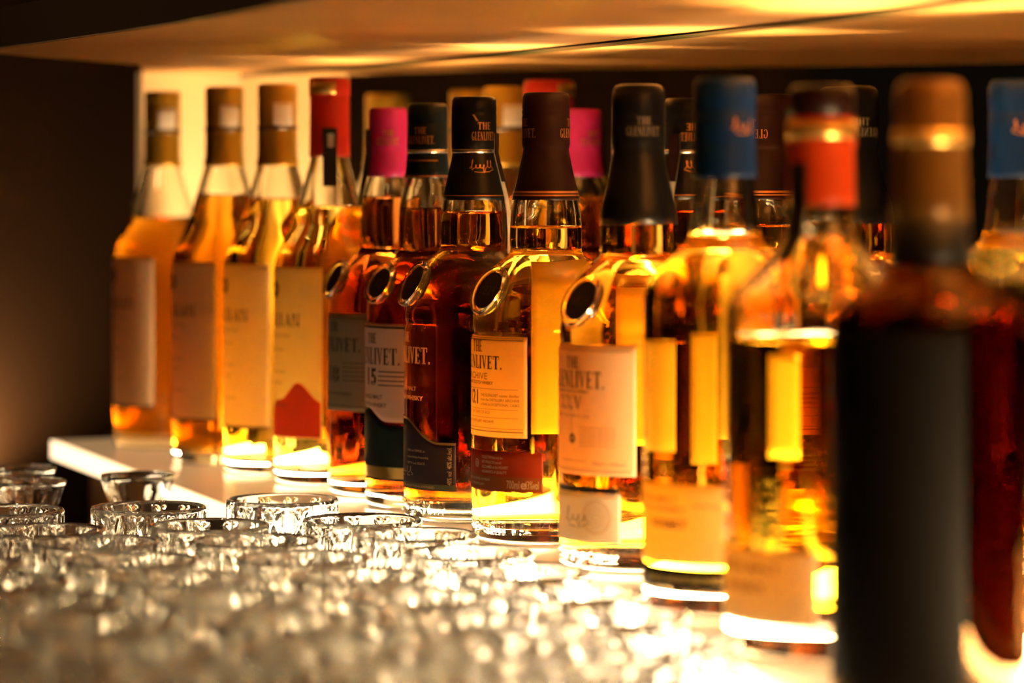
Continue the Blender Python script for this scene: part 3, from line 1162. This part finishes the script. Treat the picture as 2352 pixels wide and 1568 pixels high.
# ------------------------------------------------------------------ cut crystal tumblers
def tumbler_mesh(seg=192, Hh=90, R=36.5, n=12):
    V, F = [], []
    rows = []

    def cut(u, z):
        # crossing V cuts on the side of the glass
        zz = z - 78.5
        d = 0
        half = 0.062
        for s in (1, -1):
            for q in ((0.5,) if z > 66 else (0.5, 0.0)):
                c = (u + s * zz / 46.0 + q) % 1.0 - 0.5
                if abs(c) < half * 1.9:
                    d = max(d, 1 - abs(c) / (half * 1.9))
        fade = min(1, max(0, (86.5 - z) / 2)) * min(1, max(0, (z - 6) / 4))
        # broad concave flutes below the cross cuts
        fl = 0.0 * abs(sin(2 * pi * u)) ** 1.2 * min(1, max(0, (70 - z) / 8)) * min(1, max(0, (z - 5) / 5))
        return max(3.2 * d * fade, fl)

    def ring_(rfun, z):
        b = len(V)
        for i in range(seg):
            a = 2 * pi * i / seg
            r = rfun(i / seg * n % 1.0)
            V.append((r * cos(a), r * sin(a), z))
        rows.append(list(range(b, b + seg)))
    b0 = len(V)
    V.append((0, 0, 1.5))
    ring_(lambda u: R - 12, 1.2)
    ring_(lambda u: R - 7, 0)
    ring_(lambda u: R - 4.2, 0.4)
    for z in [3, 5] + arange(7, 87, 1.3) + [88]:
        base = R - 2.4 + 2.4 * min(1, z / 70)
        ring_(lambda u, z=z, base=base: base - cut(u, z), z)
    for dr, z in ((.25, 88.8), (.8, 89.7), (1.6, 90), (2.4, 89.7), (2.9, 88.8)):
        ring_(lambda u, dr=dr: R - dr, z)
    for z in (87, 84, 80, 75, 70, 60, 50, 42, 36, 31):
        ring_(lambda u, z=z: R - 3.0 - 2.8 * min(1, (88.5 - z) / 9) - max(0, (60 - z)) * .03, z)
    for r, z in ((25.5, 26), (23, 22.5), (18, 20.5), (10, 19.8)):
        ring_(lambda u, r=r: r, z)
    V.append((0, 0, 19.6))
    last = len(V) - 1
    for A, B in zip(rows, rows[1:]):
        for i in range(seg):
            j = (i + 1) % seg
            F.append((A[i], A[j], B[j], B[i]))
    for i in range(seg):
        j = (i + 1) % seg
        F.append((b0, rows[0][j], rows[0][i]))
        F.append((rows[-1][i], rows[-1][j], last))
    return V, F


V, F = tumbler_mesh()
proto = obj('crystal_tumbler', V, F, M['crystal'])
ROWS = [
    [(-316, 2038), (-229, 2057), (-148, 2106)],
    [(-276, 1925), (-181, 1952), (-91, 1982)],
    [(-330, 1842), (-237, 1862), (-147, 1872), (-56, 1902)],
    [(-300, 1760), (-207, 1778), (-114, 1788), (-24, 1812)],
    [(-265, 1680), (-172, 1697), (-80, 1706), (6, 1724)],
    [(-318, 1596), (-228, 1606), (-137, 1613), (-46, 1622), (31, 1640)],
    [(-283, 1514), (-193, 1523), (-103, 1530), (-28, 1536), (48, 1553)],
    [(-246, 1432), (-166, 1440), (-85, 1444), (-9, 1450), (66, 1466)],
    [(-200, 1358), (-118, 1362), (-40, 1366), (37, 1372)],
]
ORD = ['first', 'second', 'third', 'fourth', 'fifth', 'sixth', 'seventh', 'eighth', 'ninth']
SPECIAL = {
    (0, 1): 'sharp cut-crystal tumbler standing apart, left of the lit shelf edge',
    (0, 2): 'sharp cut-crystal tumbler showing a clear X cut, under the scarlet-capped bottle',
    (1, 2): 'sharp-rimmed cut-crystal tumbler just left of the purple-labelled bottle',
    (0, 0): 'cut-crystal tumbler cut by the left edge, behind the tumbler crowd',
}
first = True
for r, row in enumerate(ROWS):
    for c, (x, y) in enumerate(row):
        o = proto if first else proto.copy()
        if not first:
            COL.objects.link(o)
        first = False
        o.location = (x * MM, y * MM, -0.076)
        o.rotation_euler = (0, 0, random.uniform(0, 2 * pi))
        lab = SPECIAL.get((r, c)) or 'blurred cut-crystal tumbler, %s from left in the %s row counting from the back' % (ORD[c], ORD[r])
        tag(o, lab, 'glass', 'cut-crystal tumblers on the counter')
# turn the sharpest one so that an X cut faces the camera

# small flared footed glasses beyond the tumblers
def flared_mesh():
    prof = [(0, 1), (16, 0), (21, .4), (22, 2), (20, 3.5), (8, 6), (5, 12), (4.6, 34), (6, 42), (11, 52), (17, 62), (22, 74), (25.5, 86), (26, 89), (25.4, 90), (24.4, 89),
            (22.6, 84), (19, 73), (14, 62), (8, 53), (0, 49)]
    V, F = lathe(prof, 60)
    # shallow flutes on the bowl
    W = []
    for x, y, z in V:
        r = sqrt(x * x + y * y)
        if 42 < z < 86 and r > 5:
            a = math.atan2(y, x)
            k = 1 - 0.13 * abs(sin(6 * a + 0.05 * z)) * min(1, (86 - z) / 8)
            x, y = x * k, y * k
        W.append((x, y, z))
    return W, F


V, F = flared_mesh()
fproto = obj('flared_glass', V, F, M['crystal'])
FL = [((-261, 2275), 'flared footed glass alone beside the lit shelf edge'),
      ((-331, 2232), 'flared footed glass at the left edge, nearest of its cluster'),
      ((-352, 2330), 'flared footed glass behind the nearest one at the left edge'),
      ((-398, 2300), 'flared footed glass cut off by the left edge of the photo')]
for k, ((x, y), lab) in enumerate(FL):
    o = fproto if k == 0 else fproto.copy()
    if k:
        COL.objects.link(o)
    o.location = (x * MM, y * MM, -0.076)
    tag(o, lab, 'glass', 'flared footed glasses beyond the tumblers')
